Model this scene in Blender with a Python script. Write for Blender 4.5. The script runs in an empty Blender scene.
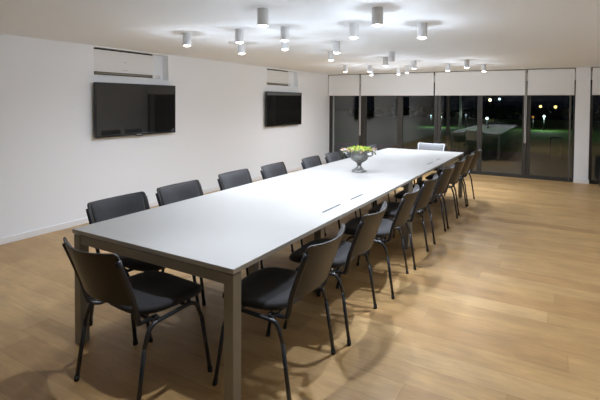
import bpy, bmesh, math, random
from mathutils import Vector, Matrix
random.seed(7)
SC = bpy.context.scene
COL = SC.collection
PI = math.pi

# ------------------------------------------------------------------ helpers
def tag(o, label=None, cat=None, group=None, kind=None):
    if label: o['label'] = label
    if cat: o['category'] = cat
    if group: o['group'] = group
    if kind: o['kind'] = kind
    return o

def thing(name, label, cat, loc=(0, 0, 0), rz=0.0, group=None):
    o = bpy.data.objects.new(name, None)
    COL.objects.link(o)
    o.empty_display_size = .1
    o.location = loc
    o.rotation_euler = (0, 0, rz)
    return tag(o, label, cat, group)

def obj(name, bm, mat, parent=None, smooth=False, bevel=0.0, segs=2, angle=40):
    bmesh.ops.recalc_face_normals(bm, faces=bm.faces[:])
    me = bpy.data.meshes.new(name)
    bm.to_mesh(me)
    bm.free()
    o = bpy.data.objects.new(name, me)
    COL.objects.link(o)
    mats = mat if isinstance(mat, (list, tuple)) else [mat]
    for m in mats: me.materials.append(m)
    if parent is not None: o.parent = parent
    if smooth:
        for p in me.polygons: p.use_smooth = True
    if bevel > 0:
        md = o.modifiers.new('bevel', 'BEVEL')
        md.width = bevel; md.segments = segs; md.limit_method = 'ANGLE'
        md.angle_limit = math.radians(angle)
        if smooth:
            md.harden_normals = False
    return o

def struct(name, bm, mat, parent=None, **k):
    o = obj(name, bm, mat, parent, **k)
    if parent is None: o['kind'] = 'structure'
    return o

def box(bm, x0, x1, y0, y1, z0, z1, mi=0):
    v = [bm.verts.new((x, y, z)) for z in (z0, z1) for x, y in ((x0, y0), (x1, y0), (x1, y1), (x0, y1))]
    for f in ((3, 2, 1, 0), (4, 5, 6, 7), (0, 1, 5, 4), (1, 2, 6, 5), (2, 3, 7, 6), (3, 0, 4, 7)):
        fc = bm.faces.new([v[i] for i in f]); fc.material_index = mi
    return v

def B(*a):
    bm = bmesh.new(); box(bm, *a); return bm

def tube(bm, pts, r, seg=10, r2=None, caps=True, side=None):
    """sweep an (elliptic) ring along pts; r may be a list; side = direction of the wide axis"""
    pts = [Vector(p) for p in pts]
    n = len(pts)
    rings = []
    prev = None
    for i, p in enumerate(pts):
        t = (pts[min(i + 1, n - 1)] - pts[max(i - 1, 0)]).normalized()
        if side is not None:
            a = Vector(side)
        elif prev is None:
            a = Vector((0, 0, 1)) if abs(t.z) < .9 else Vector((1, 0, 0))
        else:
            a = prev
        a = (a - t * a.dot(t))
        if a.length < 1e-6: a = t.orthogonal()
        a.normalize(); prev = a
        b = t.cross(a)
        ra = r[i] if isinstance(r, (list, tuple)) else r
        rb = ra if r2 is None else r2
        rings.append([bm.verts.new(p + a * math.cos(2 * PI * k / seg) * ra + b * math.sin(2 * PI * k / seg) * rb) for k in range(seg)])
    for i in range(n - 1):
        for k in range(seg):
            bm.faces.new((rings[i][k], rings[i][(k + 1) % seg], rings[i + 1][(k + 1) % seg], rings[i + 1][k]))
    if caps:
        bm.faces.new(rings[0][::-1]); bm.faces.new(rings[-1])

def fillet(pts, rad, n=6):
    """round the corners of a polyline"""
    pts = [Vector(p) for p in pts]
    out = [pts[0]]
    for i in range(1, len(pts) - 1):
        p = pts[i]
        d0 = (pts[i - 1] - p); d1 = (pts[i + 1] - p)
        r = min(rad, d0.length * .45, d1.length * .45)
        a = p + d0.normalized() * r; c = p + d1.normalized() * r
        for k in range(n + 1):
            t = k / n
            out.append(a * (1 - t) ** 2 + p * 2 * t * (1 - t) + c * t * t)
    out.append(pts[-1])
    return out

def lathe(bm, prof, seg=32, cx=0, cy=0, closed=True):
    rings = []
    for r, z in prof:
        if r < 1e-5:
            rings.append([bm.verts.new((cx, cy, z))])
        else:
            rings.append([bm.verts.new((cx + r * math.cos(2 * PI * k / seg), cy + r * math.sin(2 * PI * k / seg), z)) for k in range(seg)])
    for a, b in zip(rings, rings[1:]):
        for k in range(seg):
            k2 = (k + 1) % seg
            if len(a) == 1 and len(b) == 1: continue
            if len(a) == 1: bm.faces.new((a[0], b[k2], b[k]))
            elif len(b) == 1: bm.faces.new((a[k], a[k2], b[0]))
            else: bm.faces.new((a[k], a[k2], b[k2], b[k]))

def slab(bm, f, nu, nv, th):
    """closed thick sheet; f(u,v) -> (point, normal), u,v in 0..1; th(u,v) thickness along normal"""
    A = [[None] * (nu + 1) for _ in range(nv + 1)]
    C = [[None] * (nu + 1) for _ in range(nv + 1)]
    for j in range(nv + 1):
        for i in range(nu + 1):
            p, nrm = f(i / nu, j / nv)
            t = th(i / nu, j / nv)
            A[j][i] = bm.verts.new(p + nrm * t); C[j][i] = bm.verts.new(p)
    for j in range(nv):
        for i in range(nu):
            bm.faces.new((A[j][i], A[j][i + 1], A[j + 1][i + 1], A[j + 1][i]))
            bm.faces.new((C[j][i], C[j + 1][i], C[j + 1][i + 1], C[j][i + 1]))
    for i in range(nu):
        bm.faces.new((A[0][i], C[0][i], C[0][i + 1], A[0][i + 1]))
        bm.faces.new((A[nv][i], A[nv][i + 1], C[nv][i + 1], C[nv][i]))
    for j in range(nv):
        bm.faces.new((A[j][0], A[j + 1][0], C[j + 1][0], C[j][0]))
        bm.faces.new((A[j][nu], C[j][nu], C[j + 1][nu], A[j + 1][nu]))

# ------------------------------------------------------------------ materials
def nt(m):
    m.use_nodes = True
    t = m.node_tree
    return t, t.nodes, t.links

def pbr(name, col, rough=.5, metal=0.0, spec=.5, sheen=0.0, bump=0.0, bscale=200.0, var=0.0, vscale=6.0):
    m = bpy.data.materials.new(name)
    t, N, L = nt(m)
    p = N['Principled BSDF']
    p.inputs['Base Color'].default_value = (*col, 1)
    p.inputs['Roughness'].default_value = rough
    p.inputs['Metallic'].default_value = metal
    p.inputs['Specular IOR Level'].default_value = spec
    if sheen:
        p.inputs['Sheen Weight'].default_value = sheen
        p.inputs['Sheen Roughness'].default_value = .5
    tc = N.new('ShaderNodeTexCoord')
    if bump:
        n = N.new('ShaderNodeTexNoise'); n.inputs['Scale'].default_value = bscale; n.inputs['Detail'].default_value = 4
        L.new(tc.outputs['Object'], n.inputs['Vector'])
        b = N.new('ShaderNodeBump'); b.inputs['Strength'].default_value = bump; b.inputs['Distance'].default_value = .002
        L.new(n.outputs['Fac'], b.inputs['Height']); L.new(b.outputs['Normal'], p.inputs['Normal'])
    if var:
        n = N.new('ShaderNodeTexNoise'); n.inputs['Scale'].default_value = vscale; n.inputs['Detail'].default_value = 5
        L.new(tc.outputs['Object'], n.inputs['Vector'])
        mx = N.new('ShaderNodeMix'); mx.data_type = 'RGBA'
        mx.inputs[6].default_value = (*[c * (1 - var) for c in col], 1)
        mx.inputs[7].default_value = (*[min(1, c * (1 + var)) for c in col], 1)
        L.new(n.outputs['Fac'], mx.inputs[0]); L.new(mx.outputs[2], p.inputs['Base Color'])
    return m

def emis(name, col, s):
    m = bpy.data.materials.new(name)
    t, N, L = nt(m)
    N.remove(N['Principled BSDF'])
    e = N.new('ShaderNodeEmission'); e.inputs[0].default_value = (*col, 1); e.inputs[1].default_value = s
    L.new(e.outputs[0], N['Material Output'].inputs[0])
    return m

def glass_mat(name, f0=.05, tint=(.93, .95, .93)):
    m = bpy.data.materials.new(name)
    t, N, L = nt(m)
    N.remove(N['Principled BSDF'])
    lw = N.new('ShaderNodeLayerWeight'); lw.inputs[0].default_value = .5
    pw = N.new('ShaderNodeMath'); pw.operation = 'POWER'; pw.inputs[1].default_value = 5
    L.new(lw.outputs['Facing'], pw.inputs[0])
    ma = N.new('ShaderNodeMath'); ma.operation = 'MULTIPLY_ADD'
    ma.inputs[1].default_value = 1 - f0; ma.inputs[2].default_value = f0
    L.new(pw.outputs[0], ma.inputs[0])
    tr = N.new('ShaderNodeBsdfTransparent'); tr.inputs[0].default_value = (*tint, 1)
    gl = N.new('ShaderNodeBsdfGlossy'); gl.inputs['Roughness'].default_value = 0.0
    mx = N.new('ShaderNodeMixShader')
    L.new(ma.outputs[0], mx.inputs[0]); L.new(tr.outputs[0], mx.inputs[1]); L.new(gl.outputs[0], mx.inputs[2])
    L.new(mx.outputs[0], N['Material Output'].inputs[0])
    return m

def floor_mat():
    m = bpy.data.materials.new('oak_planks')
    t, N, L = nt(m)
    p = N['Principled BSDF']
    tc = N.new('ShaderNodeTexCoord')
    br = N.new('ShaderNodeTexBrick')
    br.offset = 0; br.offset_frequency = 2; br.squash = 1
    br.inputs['Color1'].default_value = (0, 0, 0, 1)
    br.inputs['Color2'].default_value = (1, 1, 1, 1)
    br.inputs['Mortar'].default_value = (.5, .5, .5, 1)
    br.inputs['Scale'].default_value = 1
    br.inputs['Mortar Size'].default_value = .0012
    br.inputs['Mortar Smooth'].default_value = .3
    br.inputs['Bias'].default_value = 0
    br.inputs['Brick Width'].default_value = 1.9
    br.inputs['Row Height'].default_value = .19
    # every row of planks starts at its own place
    sp = N.new('ShaderNodeSeparateXYZ'); L.new(tc.outputs['Object'], sp.inputs[0])
    dv = N.new('ShaderNodeMath'); dv.operation = 'DIVIDE'; dv.inputs[1].default_value = .19; L.new(sp.outputs[1], dv.inputs[0])
    fl_ = N.new('ShaderNodeMath'); fl_.operation = 'FLOOR'; L.new(dv.outputs[0], fl_.inputs[0])
    wn = N.new('ShaderNodeTexWhiteNoise'); wn.noise_dimensions = '1D'; L.new(fl_.outputs[0], wn.inputs['W'])
    sh = N.new('ShaderNodeMath'); sh.operation = 'MULTIPLY_ADD'; sh.inputs[1].default_value = 1.9
    L.new(wn.outputs['Value'], sh.inputs[0]); L.new(sp.outputs[0], sh.inputs[2])
    cb = N.new('ShaderNodeCombineXYZ'); L.new(sh.outputs[0], cb.inputs[0]); L.new(sp.outputs[1], cb.inputs[1])
    L.new(cb.outputs[0], br.inputs['Vector'])
    # tone of each plank
    ramp = N.new('ShaderNodeValToRGB')
    cr = ramp.color_ramp
    cr.elements[0].position = 0; cr.elements[0].color = (*FLOOR_A, 1)
    cr.elements[1].position = 1; cr.elements[1].color = (*FLOOR_C, 1)
    e = cr.elements.new(.5); e.color = (*FLOOR_B, 1)
    L.new(br.outputs['Color'], ramp.inputs[0])
    # grain along the plank
    mp = N.new('ShaderNodeMapping'); mp.inputs['Scale'].default_value = (1.6, 11, 1)
    L.new(tc.outputs['Object'], mp.inputs['Vector'])
    n1 = N.new('ShaderNodeTexNoise'); n1.inputs['Scale'].default_value = 3.2; n1.inputs['Detail'].default_value = 10; n1.inputs['Roughness'].default_value = .7; n1.inputs['Distortion'].default_value = .6
    L.new(mp.outputs[0], n1.inputs['Vector'])
    mp2 = N.new('ShaderNodeMapping'); mp2.inputs['Scale'].default_value = (1.5, 3.6, 1)
    L.new(tc.outputs['Object'], mp2.inputs['Vector'])
    n2 = N.new('ShaderNodeTexNoise'); n2.inputs['Scale'].default_value = 1.6; n2.inputs['Detail'].default_value = 5
    L.new(mp2.outputs[0], n2.inputs['Vector'])
    g = N.new('ShaderNodeMapRange'); g.inputs[1].default_value = .3; g.inputs[2].default_value = .7; g.inputs[3].default_value = .84; g.inputs[4].default_value = 1.14
    L.new(n1.outputs['Fac'], g.inputs[0])
    g2 = N.new('ShaderNodeMapRange'); g2.inputs[1].default_value = .3; g2.inputs[2].default_value = .7; g2.inputs[3].default_value = .86; g2.inputs[4].default_value = 1.12
    L.new(n2.outputs['Fac'], g2.inputs[0])
    mu = N.new('ShaderNodeMath'); mu.operation = 'MULTIPLY'
    L.new(g.outputs[0], mu.inputs[0]); L.new(g2.outputs[0], mu.inputs[1])
    vm = N.new('ShaderNodeVectorMath'); vm.operation = 'SCALE'
    L.new(ramp.outputs[0], vm.inputs[0]); L.new(mu.outputs[0], vm.inputs['Scale'])
    # joints between the planks
    jm = N.new('ShaderNodeMix'); jm.data_type = 'RGBA'
    jm.inputs[7].default_value = (.09, .05, .025, 1)
    jf = N.new('ShaderNodeMath'); jf.operation = 'MULTIPLY'; jf.inputs[1].default_value = .55
    L.new(br.outputs['Fac'], jf.inputs[0])
    L.new(jf.outputs[0], jm.inputs[0]); L.new(vm.outputs[0], jm.inputs[6])
    L.new(jm.outputs[2], p.inputs['Base Color'])
    rr = N.new('ShaderNodeMapRange'); rr.inputs[3].default_value = .34; rr.inputs[4].default_value = .5
    L.new(n1.outputs['Fac'], rr.inputs[0]); L.new(rr.outputs[0], p.inputs['Roughness'])
    b = N.new('ShaderNodeBump'); b.inputs['Strength'].default_value = .12; b.inputs['Distance'].default_value = .002
    L.new(n1.outputs['Fac'], b.inputs['Height']); L.new(b.outputs['Normal'], p.inputs['Normal'])
    return m

FLOOR_A = (.41, .242, .096); FLOOR_B = (.465, .288, .118); FLOOR_C = (.525, .338, .150)
M = {}
M['wall'] = pbr('white_wall_paint', (.865, .885, .905), .85, bump=.05, bscale=120)
M['ceiling'] = pbr('white_ceiling_paint', (.89, .94, .98), .9, bump=.03, bscale=90)
M['trim'] = pbr('white_trim_paint', (.82, .815, .80), .5, bump=.02)
M['floor'] = floor_mat()
M['top'] = pbr('white_laminate', (.36, .347, .325), .48, spec=.3, bump=.02, bscale=400)
M['edge'] = pbr('grey_edge_band', (.42, .40, .36), .45, bump=.02)
M['tleg'] = pbr('warm_grey_painted_steel', (.27, .26, .225), .38, metal=.35, bump=.02)
M['slot'] = pbr('dark_cable_slot', (.03, .03, .032), .4, bump=.02)
M['slotrim'] = pbr('grey_slot_rim', (.3, .3, .3), .4, bump=.02)
M['fabric'] = pbr('black_woven_fabric', (.026, .024, .025), .8, spec=.4, sheen=.12, bump=.35, bscale=420, var=.25, vscale=160)
M['shell'] = pbr('black_plastic_shell', (.026, .022, .019), .36, spec=.38, bump=.12, bscale=500)
M['tube'] = pbr('black_lacquered_tube', (.016, .016, .018), .3, spec=.5, bump=.02)
M['pale'] = pbr('white_plastic', (.6, .6, .6), .4, bump=.02)
M['greymesh'] = pbr('grey_mesh_cloth', (.24, .24, .245), .8, bump=.3, bscale=400)
M['cap'] = pbr('black_rubber', (.02, .02, .02), .8, bump=.05)
M['frame'] = pbr('dark_bronze_aluminium', (.042, .038, .032), .45, metal=.2, bump=.02)
M['stile'] = pbr('grey_bronze_stile', (.09, .085, .07), .5, bump=.02)
M['blind'] = pbr('off_white_blind_fabric', (.83, .85, .86), .9, bump=.12, bscale=600)
M['bar'] = pbr('white_blind_bar', (.8, .79, .77), .5, bump=.02)
M['gap'] = pbr('shadow_gap_profile', (.22, .19, .13), .8, bump=.02)
M['chain'] = pbr('pale_bead_chain', (.52, .50, .46), .5, bump=.02)
M['glass'] = glass_mat('window_glass', .085)
M['tvframe'] = pbr('black_gloss_bezel', (.012, .012, .013), .25, bump=.01)
M['screen'] = pbr('dark_screen_glass', (.008, .0075, .007), .035, spec=1.3)
M['tvback'] = pbr('matte_black_plastic', (.02, .02, .02), .6, bump=.05)
M['silver'] = pbr('silver_plastic', (.55, .55, .56), .35, metal=.6, bump=.02)
M['ac'] = pbr('white_ac_plastic', (.80, .80, .79), .4, bump=.02)
M['acdark'] = pbr('dark_ac_opening', (.035, .028, .02), .7, bump=.03)
M['acwarm'] = pbr('tan_ac_louver', (.30, .26, .20), .5, bump=.02)
M['lampbody'] = pbr('white_lamp_enamel', (.62, .62, .61), .4, bump=.02)
M['lampin'] = pbr('lamp_reflector', (.8, .8, .78), .3, metal=.7, bump=.01)
M['lens'] = emis('lamp_lens', (1, .95, .86), 14)
M['lensoff'] = pbr('unlit_lamp_lens', (.20, .20, .20), .3, bump=.02)
M['pewter'] = pbr('aged_pewter', (.22, .22, .205), .42, metal=.55, bump=.25, bscale=60, var=.35, vscale=22)
M['leafy'] = pbr('lime_petals', (.40, .56, .07), .6, bump=.1, var=.3, vscale=40)
M['leafo'] = pbr('yellow_petals', (.62, .56, .14), .6, bump=.1, var=.3, vscale=40)
M['leafp'] = pbr('pinkish_leaf', (.52, .36, .27), .6, bump=.1, var=.3, vscale=40)
M['leafg'] = pbr('olive_leaf', (.20, .27, .07), .6, bump=.1, var=.3, vscale=40)
M['berry'] = pbr('pale_silver_leaf', (.62, .64, .66), .6, bump=.1)
M['black'] = pbr('black_leatherette', (.010, .010, .011), .6, spec=.25, bump=.2, bscale=200)
M['paver'] = pbr('terrace_paver', (.20, .17, .14), .8, bump=.3, bscale=20, var=.25)
M['lawn'] = pbr('lawn_grass', (.10, .24, .03), .9, bump=.6, bscale=60, var=.35, vscale=1.2)
M['treebark'] = pbr('pale_bark', (.36, .32, .27), .85, bump=.5, bscale=30)
M['crown'] = pbr('dark_foliage', (.03, .06, .018), .8, bump=.6, bscale=20, var=.4)
M['hedge'] = pbr('hedge_foliage', (.035, .075, .02), .8, bump=.6, bscale=20, var=.4)
M['post'] = pbr('grey_post_paint', (.36, .33, .30), .6, bump=.05)
M['polem'] = pbr('dark_pole_paint', (.03, .03, .03), .5, bump=.03)

# ------------------------------------------------------------------ room constants
WX, WY, CEIL, RX, BY = -5.2, 9.905, 2.262, 1.9, -1.2
BB = 1.722          # blind bottom height

# floor, ceiling
struct('floor', B(WX - .3, RX + .15, BY - .15, WY + .07, -.12, 0), M['floor'])
struct('ceiling', B(WX - .3, RX + .15, BY - .15, WY + .3, CEIL, CEIL + .15), M['ceiling'])
# left wall with two recesses for the air conditioners
N1 = (3.42, 4.625, 1.872, 2.246)
N2 = (7.172, 8.372, 1.889, 2.240)
bm = bmesh.new()
D = .12
ys = [BY - .15, N1[0], N1[1], N2[0], N2[1], WY + .3]
for i in range(5):
    if i in (1, 3):
        n = N1 if i == 1 else N2
        box(bm, WX - D, WX, ys[i], ys[i + 1], 0, n[2])
        box(bm, WX - D, WX, ys[i], ys[i + 1], n[3], CEIL)
        box(bm, WX - D - .04, WX - D, ys[i], ys[i + 1], n[2] - .05, CEIL)
    else:
        box(bm, WX - D, WX, ys[i], ys[i + 1], 0, CEIL)
struct('wall_left', bm, M['wall'])
struct('wall_right', B(RX, RX + .15, BY - .15, WY + .3, 0, CEIL), M['wall'])
struct('baseboard_left', B(WX, WX + .014, BY, WY - .06, 0, .072), M['trim'], bevel=.004)
struct('baseboard_right', B(RX - .014, RX, BY, WY - .06, 0, .072), M['trim'], bevel=.004)
# back wall behind the viewer: low wall piers around a wide dark window
bm = bmesh.new()
box(bm, WX, WX + .35, BY - .15, BY, 0, CEIL)
box(bm, RX - .35, RX, BY - .15, BY, 0, CEIL)
box(bm, WX + .35, RX - .35, BY - .15, BY, 2.0, CEIL)
struct('wall_back', bm, M['wall'])
# far wall lintel (behind the blinds) and the pillar
bm = bmesh.new()
box(bm, WX, RX, WY, WY + .30, 2.02, CEIL)
struct('wall_far', bm, M['wall'])
bm = bmesh.new()
box(bm, .272, .515, WY - .06, WY + .30, 0, CEIL)
struct('wall_pillar', bm, M['wall'], bevel=.006)
bm = bmesh.new()
box(bm, .266, .521, WY - .074, WY - .06, 0, .075)
box(bm, .515, .529, WY - .074, WY + .0, 0, .075)
struct('baseboard_pillar', bm, M['trim'], bevel=.004)

# ------------------------------------------------------------------ glazed doors
def glazed(name, x0, x1, y0, y1, z0, z1, sl, sr, lower=.06, up=.07):
    """frame with its pane as child; sl / sr: widths of the left and right stiles"""
    bm = bmesh.new()
    box(bm, x0, x0 + sl, y0, y1, z0, z1)
    box(bm, x1 - sr, x1, y0, y1, z0, z1)
    box(bm, x0 + sl, x1 - sr, y0, y1, z0, z0 + lower)
    box(bm, x0 + sl, x1 - sr, y0, y1, z1 - up, z1)
    o = struct(name, bm, M['frame'], bevel=.003)
    ym = (y0 + y1) / 2
    obj('pane', B(x0 + sl - .005, x1 - sr + .005, ym - .004, ym + .004, z0 + lower - .005, z1 - up + .005), M['glass'], o)
    return o
edges = [(-5.195, -4.272, .078, .10), (-4.27, -3.302, .10, .068), (-3.30, -2.417, .067, .073),
         (-2.415, -1.508, .072, .05), (-1.506, -.588, .051, .074), (-.586, .270, .073, .03)]
for i, (a, b, sl, sr) in enumerate(edges):
    dy = .012 * (i % 2)
    glazed('window_%d' % (i + 1), a, b, WY + .01 + dy, WY + .055 + dy, .012, 2.03, sl, sr)
glazed('window_7', .517, 1.898, WY + .01, WY + .055, .012, 2.03, .05, .06)
struct('trim_1', B(WX + .005, .270, WY + .004, WY + .075, 0, .012), M['frame'])
struct('trim_2', B(.517, RX - .002, WY + .004, WY + .075, 0, .012), M['frame'])
glazed('window_8', WX + .352, RX - .352, BY - .1, BY - .05, 0, 2.0, .06, .06)
# slim grey-brown door stile beside the pillar
struct('trim_3', B(.172, .205, WY - .006, WY + .008, .014, 1.98), M['stile'], bevel=.002)

# ------------------------------------------------------------------ roller blinds
def blind(x0, x1, label, chain_x=None):
    t = thing('roller_blind', label, 'blind', ((x0 + x1) / 2, WY - .05, BB), 0, 'roller blinds along the glazed wall')
    h = (x1 - x0) / 2
    obj('fabric', B(-h + .012, h - .012, -.008, -.004, .022, CEIL - BB - .028), M['blind'], t)
    obj('bottom_bar', B(-h + .010, h - .010, -.013, .003, 0, .024), M['bar'], t, bevel=.003)
    bm = bmesh.new()
    tube(bm, [(-h + .014, .022, CEIL - BB - .035), (h - .014, .022, CEIL - BB - .035)], .024, 16)
    obj('roller_tube', bm, M['blind'], t, smooth=True)
    for s in (-1, 1):
        obj('bracket', B(s * (h - .006) - .005, s * (h - .006) + .005, -.008, .046, CEIL - BB - .075, CEIL - BB - .002), M['gap'], t)
    obj('head_rail', B(-h + .002, h - .002, .0, .046, CEIL - BB - .010, CEIL - BB - .001), M['gap'], t)
    if chain_x is not None:
        c = chain_x - (x0 + x1) / 2
        bm = bmesh.new()
        zb = .742 - BB
        pts = [(c - .012, -.02, CEIL - BB - .04)] + [(c - .012, -.02, zb + .06)]
        for k in range(9):
            a = PI + PI * k / 8
            pts.append((c + .014 * math.cos(a), -.02, zb + .02 + .02 * math.sin(a)))
        pts += [(c + .012, -.02, zb + .06), (c + .012, -.02, CEIL - BB - .04)]
        tube(bm, pts, .0075, 8)
        obj('pull_chain', bm, M['chain'], t, smooth=True)
    return t
blind(-5.195, -4.315, 'short off-white roller blind in the corner against the left wall')
blind(-4.310, -2.482, 'wide off-white roller blind with a pull chain hanging at its left end', -4.298)
blind(-2.477, -.597, 'wide off-white roller blind above the middle of the glass doors', -.606)
blind(-.588, .262, 'short off-white roller blind next to the white pillar, on its left')
blind(.530, 1.89, 'off-white roller blind on the far side of the white pillar, cut by the frame')

# ------------------------------------------------------------------ air conditioners in the recesses
def aircon(y0, y1, n, label):
    t = thing('air_conditioner', label, 'air conditioner', (WX, (y0 + y1) / 2, n[2]), 0, 'air conditioners in the wall recesses')
    h = (y1 - y0) / 2
    H = n[3] - n[2]
    obj('casing', B(-.115, -.034, -h, h, .018, H - .006), M['acdark'], t, bevel=.004)
    # front panel, slightly bulged
    bm = bmesh.new()
    def f(u, v):
        z = .064 + (H - .024 - .064) * v
        x = -.030 + .012 * math.sin(PI * min(1, v * .9 + .1))
        return Vector((x, -h + 2 * h * u, z)), Vector((-1, 0, 0))
    slab(bm, f, 4, 10, lambda u, v: .014)
    obj('front_panel', bm, M['ac'], t, bevel=.003)
    obj('end_cap', B(-.112, -.028, h - .004, h + .012, .02, H - .024), M['ac'], t, bevel=.004)
    obj('end_cap', B(-.112, -.028, -h - .001, -h + .006, .02, H - .024), M['ac'], t, bevel=.003)
    bm = bmesh.new()
    tube(bm, [(-.040, -h + .03, .052), (-.040, h - .02, .052)], .022, 16, r2=.009, side=(.5, 0, -.6))
    obj('louver', bm, M['acwarm'], t, smooth=True)
    obj('outlet_lip', B(-.10, -.030, -h, h, .004, .022), M['ac'], t, bevel=.003)
    bm = bmesh.new()
    tube(bm, [(-.0215, 0, .21), (-.016, 0, .21)], .011, 16)
    obj('sensor_button', bm, M['silver'], t, smooth=True)
    obj('badge', B(-.024, -.0165, -.04, .04, .098, .106), M['silver'], t)
    # pipe sleeve beside the unit
    bm = bmesh.new()
    for k in range(3):
        tube(bm, [(-.09, h - .01, .03 + .018 * k), (-.09, h + .17, .03 + .018 * k), (-.119, h + .20, .03 + .018 * k)], .009, 8)
    obj('pipes', bm, M['trim'], t, smooth=True)
    return t
aircon(3.425, 4.365, N1, 'white air conditioner recessed in the wall above the nearer television')
aircon(7.180, 8.016, N2, 'white air conditioner recessed in the wall above the farther television')

# ------------------------------------------------------------------ televisions
def tv(y0, y1, z0, z1, label, tilt):
    w, h = (y1 - y0) / 2, (z1 - z0) / 2
    t = thing('television', label, 'television', (WX + .075, (y0 + y1) / 2, (z0 + z1) / 2), 0, 'wall televisions')
    t.rotation_euler = (0, tilt, 0)
    obj('housing', B(-.035, -.008, -w, w, -h, h), M['tvback'], t, bevel=.004)
    bm = bmesh.new()
    b = .014
    box(bm, -.008, .006, -w, -w + b, -h, h); box(bm, -.008, .006, w - b, w, -h, h)
    box(bm, -.008, .006, -w + b, w - b, -h, -h + .022); box(bm, -.008, .006, -w + b, w - b, h - b, h)
    obj('bezel', bm, M['tvframe'], t, bevel=.002)
    obj('screen', B(-.006, .002, -w + b - .001, w - b + .001, -h + .021, h - b + .001), M['screen'], t)
    obj('logo_plate', B(.006, .008, -.045, .045, -h + .004, -h + .013), M['silver'], t)
    obj('sensor_bar', B(-.004, .006, -.06, .06, -h - .010, -h), M['tvframe'], t, bevel=.002)
    obj('wall_bracket', B(-.0728, -.035, -.25, .25, -.2, .2), M['tvback'], t)
    return t
tv(3.385, 4.692, 1.078, 1.792, 'large black television nearer to the viewer, reflecting the white table', math.radians(.3))
tv(7.060, 8.405, 1.052, 1.768, 'black television farther along the left wall, near the windows', math.radians(.3))

# ------------------------------------------------------------------ tables (two joined end to end)
TX0, TX1 = -2.673, -1.357
def table(y0, y1, slots, label):
    cx, cy = (TX0 + TX1) / 2, (y0 + y1) / 2
    t = thing('conference_table', label, 'table', (cx, cy, 0), 0, 'conference tables joined end to end')
    w, l = (TX1 - TX0) / 2, (y1 - y0) / 2
    H = .74
    bm = bmesh.new()
    box(bm, -w, w, -l, l, H - .026, H)
    for f in bm.faces:
        f.material_index = 0 if abs(f.normal.z) > .5 else 1
    bm.normal_update()
    for f in bm.faces:
        f.material_index = 0 if f.calc_center_median().z > H - .002 else 1
    obj('tabletop', bm, [M['top'], M['edge']], t, bevel=.0015, segs=1)
    i = .006; s = .062
    for sx in (-1, 1):
        for sy in (-1, 1):
            xa, xb = sorted((sx * (w - i), sx * (w - i - s)))
            ya, yb = sorted((sy * (l - i), sy * (l - i - s)))
            lg = obj('leg', B(xa, xb, ya, yb, .008, H - .034), M['tleg'], t, bevel=.004)
            obj('foot', B(xa + .012, xb - .012, ya + .012, yb - .012, 0, .008), M['cap'], lg)
    for sy in (-1, 1):
        ya, yb = sorted((sy * (l - i - .004), sy * (l - i - .050)))
        obj('end_beam', B(-w + i + s, w - i - s, ya, yb, H - .090, H - .034), M['tleg'], t, bevel=.003)
    for sx in (-1, 1):
        xm = sx * .335
        obj('rail', B(xm - .03, xm + .03, -l + i + .05, l - i - .05, H - .086, H - .030), M['tleg'], t, bevel=.003)
        lg = obj('leg', B(xm - .032, xm + .032, -.032, .032, .008, H - .086), M['tleg'], t, bevel=.004)
        obj('foot', B(xm - .02, xm + .02, -.02, .02, 0, .008), M['cap'], lg)
    for ya, yb in slots:
        x = -1.503 - cx
        sl = obj('cable_slot', B(x - .010, x + .010, ya - cy, yb - cy, H - .004, H + .0012), M['slot'], t)
        bm = bmesh.new()
        box(bm, x - .0135, x - .010, ya - cy - .004, yb - cy + .004, H - .002, H + .0016)
        box(bm, x + .010, x + .0135, ya - cy - .004, yb - cy + .004, H - .002, H + .0016)
        obj('slot_rim', bm, M['slotrim'], sl)
    return t
table(1.602, 4.487, [(2.775, 3.065), (3.265, 3.52)], 'long white conference table at the near end, grey steel legs')
table(4.489, 7.374, [(5.67, 5.93), (6.16, 6.35)], 'long white conference table at the far end, carrying the urn')

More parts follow.
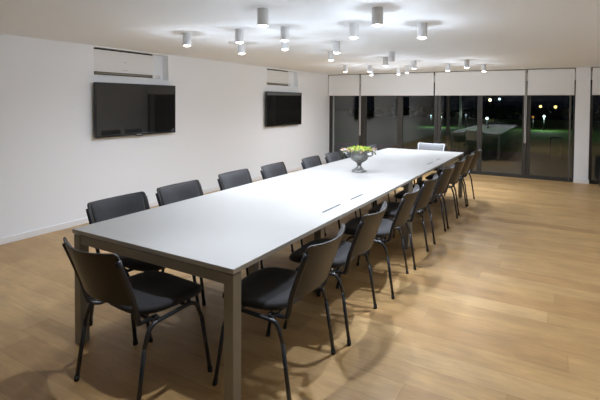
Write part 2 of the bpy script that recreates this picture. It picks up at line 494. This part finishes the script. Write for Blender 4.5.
# ------------------------------------------------------------------ chairs
def make_chair():
    t = thing('stacking_chair', '', 'chair', (0, 0, 0), 0, 'black chairs around the table')
    # local: sitter faces +y; foot spread .55 x .465
    for s in (-1, 1):
        X = s * .275
        rail = fillet([(s * .268, -.186, .33), (s * .262, -.150, .432), (s * .262, .140, .448), (s * .268, .180, .34)], .062, 8)
        foot_r, foot_f = Vector((X, -.236, .006)), Vector((X, .236, .006))
        a = rail[0]; b = rail[-1]
        bm = bmesh.new(); tube(bm, rail, .0135, 12, r2=.0105, side=(1, 0, 0)); obj('side_rail', bm, M['tube'], t, smooth=True)
        for foot, top in ((foot_r, a), (foot_f, b)):
            bm = bmesh.new(); tube(bm, [foot, foot.lerp(top, .5), top], .0135, 12, r2=.0105, side=(1, 0, 0))
            lg = obj('leg', bm, M['tube'], t, smooth=True)
            bm = bmesh.new()
            d = (top - foot).normalized()
            tube(bm, [foot - Vector((0, 0, .006)), foot + d * .024], .0158, 12, r2=.0125, side=(1, 0, 0))
            obj('foot_cap', bm, M['cap'], lg, smooth=True)
    for y, z in ((.10, .430), (-.105, .425)):
        bm = bmesh.new()
        tube(bm, fillet([(-.262, y, z + .032), (-.235, y, z), (.235, y, z), (.262, y, z + .032)], .03), .010, 10)
        obj('crossbar', bm, M['tube'], t, smooth=True)
    # seat: plastic pan and cushion
    def se(a, hx, hy, n=3.6):
        c, s_ = math.cos(a), math.sin(a)
        return (hx * math.copysign(abs(c) ** (2 / n), c), hy * math.copysign(abs(s_) ** (2 / n), s_))
    def loft(rings, top_c, bot_c, front_drop):
        bm = bmesh.new()
        seg = 40
        R = []
        for hx, hy, z in rings:
            ring = []
            for k in range(seg):
                x, y = se(2 * PI * k / seg, hx, hy)
                if y < 0: x *= 1 - .10 * (-y / hy) ** 2
                zz = z - front_drop * max(0, y / .22) ** 3 + .010 * (x / .24) ** 2
                ring.append(bm.verts.new((x, y + .060, zz)))
            R.append(ring)
        for r0, r1 in zip(R, R[1:]):
            for k in range(seg):
                bm.faces.new((r0[k], r0[(k + 1) % seg], r1[(k + 1) % seg], r1[k]))
        for ring, z, flip in ((R[0], bot_c, True), (R[-1], top_c, False)):
            c = bm.verts.new((0, .060, z))
            for k in range(seg):
                v = (ring[k], ring[(k + 1) % seg], c)
                bm.faces.new(v[::-1] if flip else v)
        return bm
    obj('seat_pan', loft([(.205, .185, .432), (.236, .215, .444), (.238, .217, .452)], .452, .430, .018), M['shell'], t, smooth=True)
    obj('seat', loft([(.234, .213, .448), (.242, .222, .456), (.243, .223, .470), (.236, .216, .482), (.21, .19, .488), (.12, .11, .484)], .482, .448, .022), M['fabric'], t, smooth=True)
    # curved back: plastic shell behind, padded panel in front
    def back(hx, z0, z1, off, cr):
        def f(u, v):
            s = 2 * u - 1
            z = z0 + (z1 - z0) * v
            hw = hx
            dz = min(z - z0, z1 - z)
            if dz < cr: hw = hx - cr + math.sqrt(max(0, cr * cr - (cr - dz) ** 2))
            hw *= 1 - .05 * (1 - v)
            x = s * hw
            y = -.205 - .118 * ((z - .49) / .33) ** 1.1 if z > .49 else -.205
            y += .066 * (x / .245) ** 2 - .056 + off
            n = Vector((-2.5 * x, 1, .34)).normalized()
            zz = z + .012 * (x / .245) ** 2 * v
            return Vector((x, y, zz)), n
        return f
    def vdist(v, n): return v
    bm = bmesh.new()
    fb = back(.245, .545, .822, 0.0, .024)
    warp = lambda v: .5 - .5 * math.cos(PI * v)
    slab(bm, lambda u, v: fb(warp(u), warp(v)), 20, 20, lambda u, v: .010)
    sh = obj('backrest', bm, M['shell'], t, smooth=True)
    ff = back(.218, .560, .814, .0100, .026)
    bm = bmesh.new()
    slab(bm, lambda u, v: ff(warp(u), warp(v)), 20, 20, lambda u, v: .004 + .020 * (min(1, 5 * warp(u), 5 * (1 - warp(u))) * min(1, 5 * warp(v), 5 * (1 - warp(v)))) ** .5)
    obj('back_cushion', bm, M['fabric'], t, smooth=True)
    for s in (-1, 1):
        bm = bmesh.new()
        def yb(z): return -.205 - .118 * ((z - .49) / .33) ** 1.1 + .066 * (.237 / .245) ** 2 - .056 + .003
        pts = [(s * .19, -.06, .424), (s * .195, -.150, .424), (s * .224, -.188, .44), (s * .233, yb(.50) - .006, .50)]
        pts += [(s * (.236 + .007 * k / 5), yb(.50 + .30 * k / 5), .50 + .295 * k / 5) for k in range(1, 6)]
        tube(bm, fillet(pts, .03, 3), .0155, 10, r2=.0105, side=(0, 1, 0))
        obj('upright', bm, M['tube'], t, smooth=True)
    return t

def copy_tree(o, parent=None):
    c = o.copy(); COL.objects.link(c); c.parent = parent
    for ch in list(o.children): copy_tree(ch, c)
    return c

proto = make_chair()
used = [False]
def chair(x, y, rz_deg, label):
    o = proto if not used[0] else copy_tree(proto)
    used[0] = True
    o.location = (x, y, 0); o.rotation_euler = (0, 0, math.radians(rz_deg))
    o['label'] = label
    return o
ORD = ['first', 'second', 'third', 'fourth', 'fifth', 'sixth', 'seventh', 'eighth']
# facing -x: rz = 90 ; facing +x: rz = -90
RIGHT = [(-1.400, 2.045, 94), (-1.395, 2.730, 94), (-1.380, 3.490, 96), (-1.390, 4.175, 93),
         (-1.405, 5.005, 91), (-1.405, 5.685, 90), (-1.420, 6.420, 90), (-1.410, 7.035, 90)]
LEFT = [(-2.560, 2.070, -90), (-2.570, 2.680, -89), (-2.600, 3.450, -88), (-2.565, 4.100, -87),
        (-2.510, 4.875, -87), (-2.515, 5.515, -87), (-2.520, 6.130, -89), (-2.430, 6.760, -91)]
for i, (x, y, r) in enumerate(RIGHT):
    chair(x, y, r, 'black chair along the right side of the table, %s from the near end' % ORD[i])
for i, (x, y, r) in enumerate(LEFT):
    chair(x, y, r, 'black chair on the television side of the table, %s from the near end' % ORD[i])
chair(-2.012, 1.612, -4, 'black chair at the near head of the table, seen from behind')
far = chair(-1.985, 7.400, 179, 'light grey-backed chair at the far head of the table')
for ch in far.children:
    b = ch.name.split('.')[0]
    if b in ('backrest', 'back_cushion'):
        ch.data = ch.data.copy()
        ch.data.materials[0] = M['pale'] if b == 'backrest' else M['greymesh']
        ch['label'] = 'white plastic back' if b == 'backrest' else 'grey mesh panel'

# ------------------------------------------------------------------ urn and flowers
UX, UY, UZ = -2.04, 4.66, .74
t = thing('urn', 'grey pewter pedestal urn with side handles on the white table', 'urn', (UX, UY, UZ + .0005))
t.rotation_euler = (0, 0, math.radians(30)); t.scale = (1.1, 1.1, 1.16)
bm = bmesh.new()
lathe(bm, [(0, 0), (.078, 0), (.080, .008), (.074, .016), (.060, .022), (.040, .034), (.026, .050), (.020, .066), (.028, .072), (.028, .080), (.020, .086), (0, .086)], 32)
obj('pedestal', bm, M['pewter'], t, smooth=True, bevel=.001)
bm = bmesh.new()
lathe(bm, [(0, .084), (.022, .085), (.040, .094), (.066, .108), (.088, .126), (.094, .142), (.093, .150), (.088, .153), (.088, .190), (.091, .196), (.100, .204), (.108, .212), (.110, .217), (.106, .220), (.098, .214), (.090, .200), (.060, .19), (0, .188)], 36)
obj('bowl', bm, M['pewter'], t, smooth=True)
bm = bmesh.new()
lathe(bm, [(.0885, .147), (.097, .150), (.097, .155), (.0885, .158)], 36)
obj('band', bm, M['pewter'], t, smooth=True)
for s in (-1, 1):
    bm = bmesh.new()
    pts = [(s * .088, 0, .158)]
    for k in range(11):
        a = -PI / 2 + 1.45 * PI * k / 10
        pts.append((s * (.118 + .032 * math.cos(a)), 0, .187 + .030 * math.sin(a)))
    tube(bm, pts, .0065, 8)
    obj('handle', bm, M['pewter'], t, smooth=True)

fl = thing('flower_arrangement', 'yellow-green flower arrangement filling the pewter urn', 'flowers', (UX, UY, UZ + .236))
fl.rotation_euler = (0, 0, math.radians(30))
rf = random.Random(3)
def petals(n, rx, ry, z0, z1, size, flat=.5):
    bm = bmesh.new()
    for _ in range(n):
        a = rf.uniform(0, 2 * PI); q = math.sqrt(rf.random())
        c = Vector((rx * q * math.cos(a), ry * q * math.sin(a), rf.uniform(z0, z1) * (1 - .35 * q * q)))
        s = size * rf.uniform(.6, 1.25)
        d = Vector((rf.uniform(-1, 1), rf.uniform(-1, 1), rf.uniform(.1, 1.1))).normalized()
        w = d.orthogonal().normalized(); w.rotate(Matrix.Rotation(rf.uniform(0, 6.28), 3, d))
        u = d.cross(w)
        P = [c, c + d * s * .5 + w * s * .38, c + d * s, c + d * s * .5 - w * s * .38]
        top = [bm.verts.new(p + u * s * .06 * (1 if i % 2 else -1)) for i, p in enumerate(P)]
        bot = [bm.verts.new(p + u * s * .06 * (1 if i % 2 else -1) - u * .0015) for i, p in enumerate(P)]
        bm.faces.new(top); bm.faces.new(bot[::-1])
        for k in range(4):
            bm.faces.new((top[k], bot[k], bot[(k + 1) % 4], top[(k + 1) % 4]))
    return bm
obj('lime_blooms', petals(420, .125, .11, .0, .045, .034), M['leafy'], fl)['label'] = 'lime green blooms at the front'
obj('yellow_blooms', petals(110, .165, .12, .005, .045, .034), M['leafo'], fl)['label'] = 'yellow blooms'
obj('pinkish_leaves', petals(120, .20, .12, -.002, .035, .036), M['leafp'], fl)['label'] = 'pinkish brown leaves at the rim'
obj('olive_leaves', petals(120, .15, .12, -.010, .02, .04), M['leafg'], fl)['label'] = 'olive green leaves'
bm = bmesh.new()
for s, q in ((-1, .0), (1, .03), (-1, .04), (1, -.04)):
    pts = [(s * .10, q, .01), (s * .145, q, .018), (s * .178, q * 1.2, -.002), (s * .19, q * 1.3, -.03)]
    tube(bm, fillet(pts, .03, 4), .004, 6)
obj('trailing_stems', bm, M['leafg'], fl, smooth=True)
bm = bmesh.new()
for k in range(14):
    s = -1 if k % 2 else 1
    bmesh.ops.create_icosphere(bm, subdivisions=1, radius=rf.uniform(.008, .014), matrix=Matrix.Translation((s * rf.uniform(.15, .19), rf.uniform(-.05, .05), rf.uniform(-.03, .03))))
obj('pale_buds', bm, M['berry'], fl, smooth=True)['label'] = 'pale silvery buds at both ends'

# ------------------------------------------------------------------ black unit at the right edge
t = thing('leather_pouf', 'black box-shaped floor seat in front of the far window, cut by the frame', 'pouf', (.915, 9.30, 0))
obj('body', B(-.245, .245, -.2, .2, .03, .40), M['black'], t, bevel=.018, segs=3)
obj('cushion', B(-.25, .25, -.205, .205, .40, .475), M['black'], t, bevel=.025, segs=3)
for sx in (-1, 1):
    for sy in (-1, 1):
        bm = bmesh.new(); tube(bm, [(sx * .2, sy * .15, 0), (sx * .2, sy * .15, .035)], .018, 12)
        obj('foot', bm, M['cap'], t, smooth=True)

# ------------------------------------------------------------------ ceiling downlights
LAMP_W = 17.0
def downlight(x, y, label, lit=True, first=[None]):
    t = thing('ceiling_downlight', label, 'ceiling light', (x, y, CEIL), 0, 'cylinder downlights on the ceiling')
    h, r = .128, .043
    bm = bmesh.new()
    lathe(bm, [(0, 0), (r, 0), (r, -h + .002), (r - .002, -h), (r - .007, -h), (r - .008, -h + .016), (0, -h + .016)], 28)
    obj('housing', bm, M['lampbody'], t, smooth=True, bevel=.001)
    bm = bmesh.new()
    lathe(bm, [(r + .0005, -h + .022), (r + .0015, -h + .020), (r + .0005, -h + .018)], 28)
    obj('trim_ring', bm, M['lampin'], t, smooth=True)
    bm = bmesh.new()
    if lit:      # opal diffuser standing a little proud of the rim
        lathe(bm, [(0, -h - .011), (.012, -h - .0105), (.022, -h - .008), (.030, -h - .003), (r - .0085, -h + .004), (r - .0085, -h + .012), (0, -h + .012)], 28)
    else:
        lathe(bm, [(0, -h + .006), (r - .009, -h + .006), (r - .009, -h + .012), (0, -h + .012)], 28)
    obj('lens', bm, M['lens'] if lit else M['lensoff'], t, smooth=bool(lit))
    if lit:
        ld = bpy.data.lights.new('downlight_beam', 'SPOT')
        ld.energy = LAMP_W * lit; ld.color = LAMP_COL
        ld.spot_size = math.radians(SPOT); ld.spot_blend = BLEND
        ld.shadow_soft_size = .03
        lo = bpy.data.objects.new('downlight_beam', ld)
        COL.objects.link(lo); lo.parent = t; lo.location = (0, 0, -h - .014)
        ld = bpy.data.lights.new('downlight_wash', 'SPOT')
        ld.energy = WASH_W * lit; ld.color = LAMP_COL
        ld.spot_size = math.radians(168); ld.spot_blend = 1.0; ld.shadow_soft_size = .03
        lo = bpy.data.objects.new('downlight_wash', ld)
        COL.objects.link(lo); lo.parent = t; lo.location = (0, 0, -h - .014)
        ld = bpy.data.lights.new('diffuser_glow', 'POINT')
        ld.energy = GLOW_W * lit; ld.color = LAMP_COL; ld.shadow_soft_size = .02
        lo = bpy.data.objects.new('diffuser_glow', ld)
        COL.objects.link(lo); lo.parent = t; lo.location = (0, 0, -h - .019)
    return t
WASH_W = 38.0
GLOW_W = 4.1
LAMP_COL = (.865, .965, 1.125); SPOT = 62; BLEND = .6
LIGHTS = [
    (-3.39, 3.265, 'white cylinder downlight by itself above the nearer television', 1),
    (-1.989, 2.690, 'white cylinder downlight left of centre, nearest to the top of the photo', .3),
    (-2.752, 3.338, 'upper and nearer downlight of the close pair above the gap between televisions', .8),
    (-3.358, 4.110, 'lower and farther downlight of the close pair above the gap between televisions', 1),
    (-2.277, 3.428, 'upper downlight of the stacked pair above the farther television', .8),
    (-2.664, 4.012, 'lower downlight of the stacked pair above the farther television', .8),
    (-1.205, 3.066, 'largest white cylinder downlight, at the top centre of the photo', 1.5),
    (-1.624, 3.565, 'downlight just left of and below the largest one at top centre', 1),
    (-1.082, 3.849, 'white downlight rightmost of the three large ones in front', 1.5),
    (-2.296, 4.555, 'nearer downlight of the pair left of the two at mid ceiling', .7),
    (-2.765, 5.313, 'farther downlight of the pair left of the two at mid ceiling', .7),
    (-2.058, 5.798, 'unlit grey-faced downlight in the middle of the ceiling', 0),
    (-2.394, 6.456, 'lit downlight beside the unlit grey-faced one', 1),
    (-3.544, 7.408, 'small far downlight in front of the corner blind by the left wall', 1),
    (-3.136, 7.604, 'small far downlight overlapping another, the nearer of those two', 1),
    (-3.469, 8.521, 'small far downlight overlapping another, the farther of those two', 1),
    (-2.874, 8.510, 'leftmost of the row of three small downlights near the wide left blind', 1),
    (-2.573, 8.119, 'middle of the row of three small downlights near the wide left blind', 1),
    (-2.162, 7.205, 'rightmost of the row of three small downlights near the wide left blind', 1),
    (-1.774, 7.979, 'leftmost of the last three downlights on the right', 1),
    (-1.342, 7.413, 'middle of the last three downlights on the right', 1),
    (-1.217, 8.405, 'last white downlight to the right, close to the blinds', 1),
    (-1.50, 1.60, 'white downlight above the near head of the table', 1.0),
    (1.00, 2.30, 'added unseen fill downlight on the open floor side, nearer one', .6),  # out-of-view fixture added to fill the right floor and under the table
    (1.05, 4.90, 'added unseen fill downlight on the open floor side, farther one', .6),  # second added fixture, also out of view, for side fill
]
for x, y, lab, lit in LIGHTS: downlight(x, y, lab, lit)

# ------------------------------------------------------------------ outdoors at night
GZ = -.1
struct('terrace', B(-14, 9, WY + .30, 15.5, GZ - .1, GZ + .06), M['paver'])
struct('lawn', B(-40, 30, 15.5, 80, GZ - .15, GZ), M['lawn'])
t = thing('terrace_post', 'grey round post outside behind the middle glass doors', 'post', (-2.86, 13, GZ + .06))
bm = bmesh.new(); tube(bm, [(0, 0, .02), (0, 0, 3.2)], .052, 20); obj('shaft', bm, M['post'], t, smooth=True)
bm = bmesh.new(); lathe(bm, [(0, 0), (.10, 0), (.10, .02), (0, .02)], 20); obj('base_plate', bm, M['post'], t)

t = thing('garden_table', 'low dark metal garden table standing before the lit grass', 'garden table', (-.06, 14.3, GZ + .06))
obj('table_top', B(-.15, .15, -.15, .15, .60, .625), M['polem'], t, bevel=.003)
for sx in (-1, 1):
    for sy in (-1, 1):
        obj('leg', B(sx * .138 - .012, sx * .138 + .012, sy * .138 - .012, sy * .138 + .012, 0, .60), M['polem'], t)

def blobs(n, rx, ry, rz, size, seed):
    r_ = random.Random(seed)
    bm = bmesh.new()
    for _ in range(n):
        while True:
            p = Vector((r_.uniform(-1, 1), r_.uniform(-1, 1), r_.uniform(-1, 1)))
            if p.length < 1: break
        c = Vector((p.x * rx, p.y * ry, p.z * rz))
        s = size * r_.uniform(.6, 1.3)
        bmesh.ops.create_icosphere(bm, subdivisions=2, radius=s, matrix=Matrix.Translation(c) @ Matrix.Diagonal((1, 1, r_.uniform(.6, .9), 1)))
    for v in bm.verts:
        v.co += Vector((r_.uniform(-1, 1), r_.uniform(-1, 1), r_.uniform(-1, 1))) * size * .16
    return bm
def tree(x, y, h, r, label, seed, tr=.07):
    t = thing('tree', label, 'tree', (x, y, GZ), 0, 'trees in the dark garden')
    bm = bmesh.new()
    tube(bm, [(0, 0, 0), (.03, 0, h * .3), (-.02, .02, h * .6), (0, 0, h * .85)], [tr * 1.3, tr, tr * .8, tr * .4], 10)
    obj('trunk', bm, M['treebark'], t, smooth=True)
    c = obj('crown', blobs(26, r, r, h * .28, r * .42, seed), M['crown'], t)
    c.location = (0, 0, h * .75)
tree(-5.80, 30, 4.6, 1.1, 'tree with a pale slim trunk in the garden, left of two', 1)
tree(-5.25, 34.0, 5.0, 1.2, 'tree with a pale slim trunk in the garden, right of two', 2)
tree(-11.5, 34, 5.5, 1.9, 'dark tree far off behind the left glass doors', 3, .12)
tree(-2.2, 37, 6.0, 1.7, 'dark tree beyond the lawn between the two pairs of street lamps', 4, .12)
tree(1.6, 33, 5.0, 1.7, 'dark tree beyond the lawn straight behind the white pillar', 5, .12)
bm = blobs(240, 22, .9, .7, .55, 9)
h = obj('hedge', bm, M['hedge']); h.location = (-4, 52, .3)
tag(h, 'long dark hedge closing off the lawn in the night', 'hedge')

def lamp(x, y, z, col, s, r, label, watts=0, name='street_lamp', cat='street lamp'):
    t = thing(name, label, cat, (x, y, GZ), 0, 'lamps shining in the garden')
    H = z - GZ
    bm = bmesh.new(); tube(bm, [(0, 0, 0), (0, 0, H - r * .8)], .035, 8); obj('pole', bm, M['polem'], t, smooth=True)
    bm = bmesh.new(); bmesh.ops.create_icosphere(bm, subdivisions=2, radius=r, matrix=Matrix.Translation((0, 0, H)))
    obj('globe', bm, emis('lamp_glow', col, s), t, smooth=True)
    bm = bmesh.new(); lathe(bm, [(0, H + r * .95), (r * .8, H + r * .95), (r * .4, H + r * 1.25), (0, H + r * 1.3)], 12); obj('cap', bm, M['polem'], t)
    if watts:
        ld = bpy.data.lights.new('lamp_light', 'POINT'); ld.energy = watts; ld.color = col; ld.shadow_soft_size = r
        lo = bpy.data.objects.new('lamp_light', ld); COL.objects.link(lo); lo.parent = t; lo.location = (0, -r * 1.5, H + r * .3)
lamp(-9.96, 45, 1.16, (.55, .65, 1), 2.2, .10, 'street lamp with a violet-white glow beside the outside post', 0)
lamp(-5.90, 45, 1.89, (1, .78, .42), 6, .14, 'warm yellow street lamp above the mirrored table', 0)
lamp(-5.05, 45, 1.98, (.5, .75, 1), 4, .11, 'bluish street lamp right of the warm yellow one', 0)
lamp(-1.52, 45, 1.30, (1, .8, .25), 3.2, .12, 'yellow street lamp in the last door, left of two', 0)
lamp(-.31, 45, 1.26, (1, .75, .2), 3.2, .13, 'yellow street lamp in the last door, right of two', 0)
lamp(-7.75, 30, .69, (.55, .9, 1), 1.6, .055, 'pale blue garden light left of the outside post', 15, 'garden_lamp', 'garden lamp')
lamp(-7.07, 30, .60, (.75, 1, .8), 2.4, .065, 'greenish white garden light close beside the outside post', 30, 'garden_lamp', 'garden lamp')
lamp(-4.10, 30, .57, (.6, .85, 1), 4, .09, 'bright bluish garden light just above the mirrored table', 10, 'garden_lamp', 'garden lamp')
lamp(-.81, 30, .77, (.75, 1, .95), 4, .075, 'white garden light over the lit patch of grass', 60, 'garden_lamp', 'garden lamp')
lamp(1.05, 25, 3.0, (.9, 1, .8), 3, .12, 'added street lamp hidden behind the white pillar', 35)  # added out of sight to brighten the grass patch
lamp(-1.42, 30, .72, (1, .45, .12), .5, .07, 'dim orange garden light beside the right pull chain', 0, 'garden_lamp', 'garden lamp')
lamp(-5.42, 30, .77, (.6, .8, .9), .5, .06, 'dim garden light between the two slim trees', 6, 'garden_lamp', 'garden lamp')

# ------------------------------------------------------------------ world, camera, colour
w = bpy.data.worlds.new('night'); SC.world = w
w.use_nodes = True
bg = w.node_tree.nodes['Background']
bg.inputs[0].default_value = (.5, .6, 1, 1); bg.inputs[1].default_value = .004

f, pitch, roll, yaw = 431.09, math.radians(1.672), math.radians(-.338), math.radians(29.465)
fwd = Vector((-math.sin(yaw) * math.cos(pitch), math.cos(yaw) * math.cos(pitch), -math.sin(pitch)))
right = Vector((math.cos(yaw), math.sin(yaw), 0))
down = fwd.cross(right)
r2 = right * math.cos(roll) + down * math.sin(roll)
d2 = -right * math.sin(roll) + down * math.cos(roll)
cam = bpy.data.cameras.new('camera')
co = bpy.data.objects.new('camera', cam); COL.objects.link(co)
mt = Matrix((r2, -d2, -fwd)).transposed().to_4x4()
mt.translation = (0, 0, 1.55)
co.matrix_world = mt
cam.sensor_width = 36; cam.lens = f * 36 / 600
cam.shift_x = (300 - 315.741) / 600
cam.shift_y = (114.997 - 200) / 600
cam.clip_start = .05; cam.clip_end = 200
SC.camera = co
SC.cycles.max_bounces = 16; SC.cycles.diffuse_bounces = 10; SC.cycles.glossy_bounces = 6
SC.cycles.transparent_max_bounces = 16; SC.cycles.sample_clamp_indirect = 6
vs = SC.view_settings
SC.display_settings.display_device = 'sRGB'
vs.view_transform = 'Standard'; vs.look = 'None'; vs.gamma = 1; vs.exposure = 0.25; vs.use_curve_mapping = False
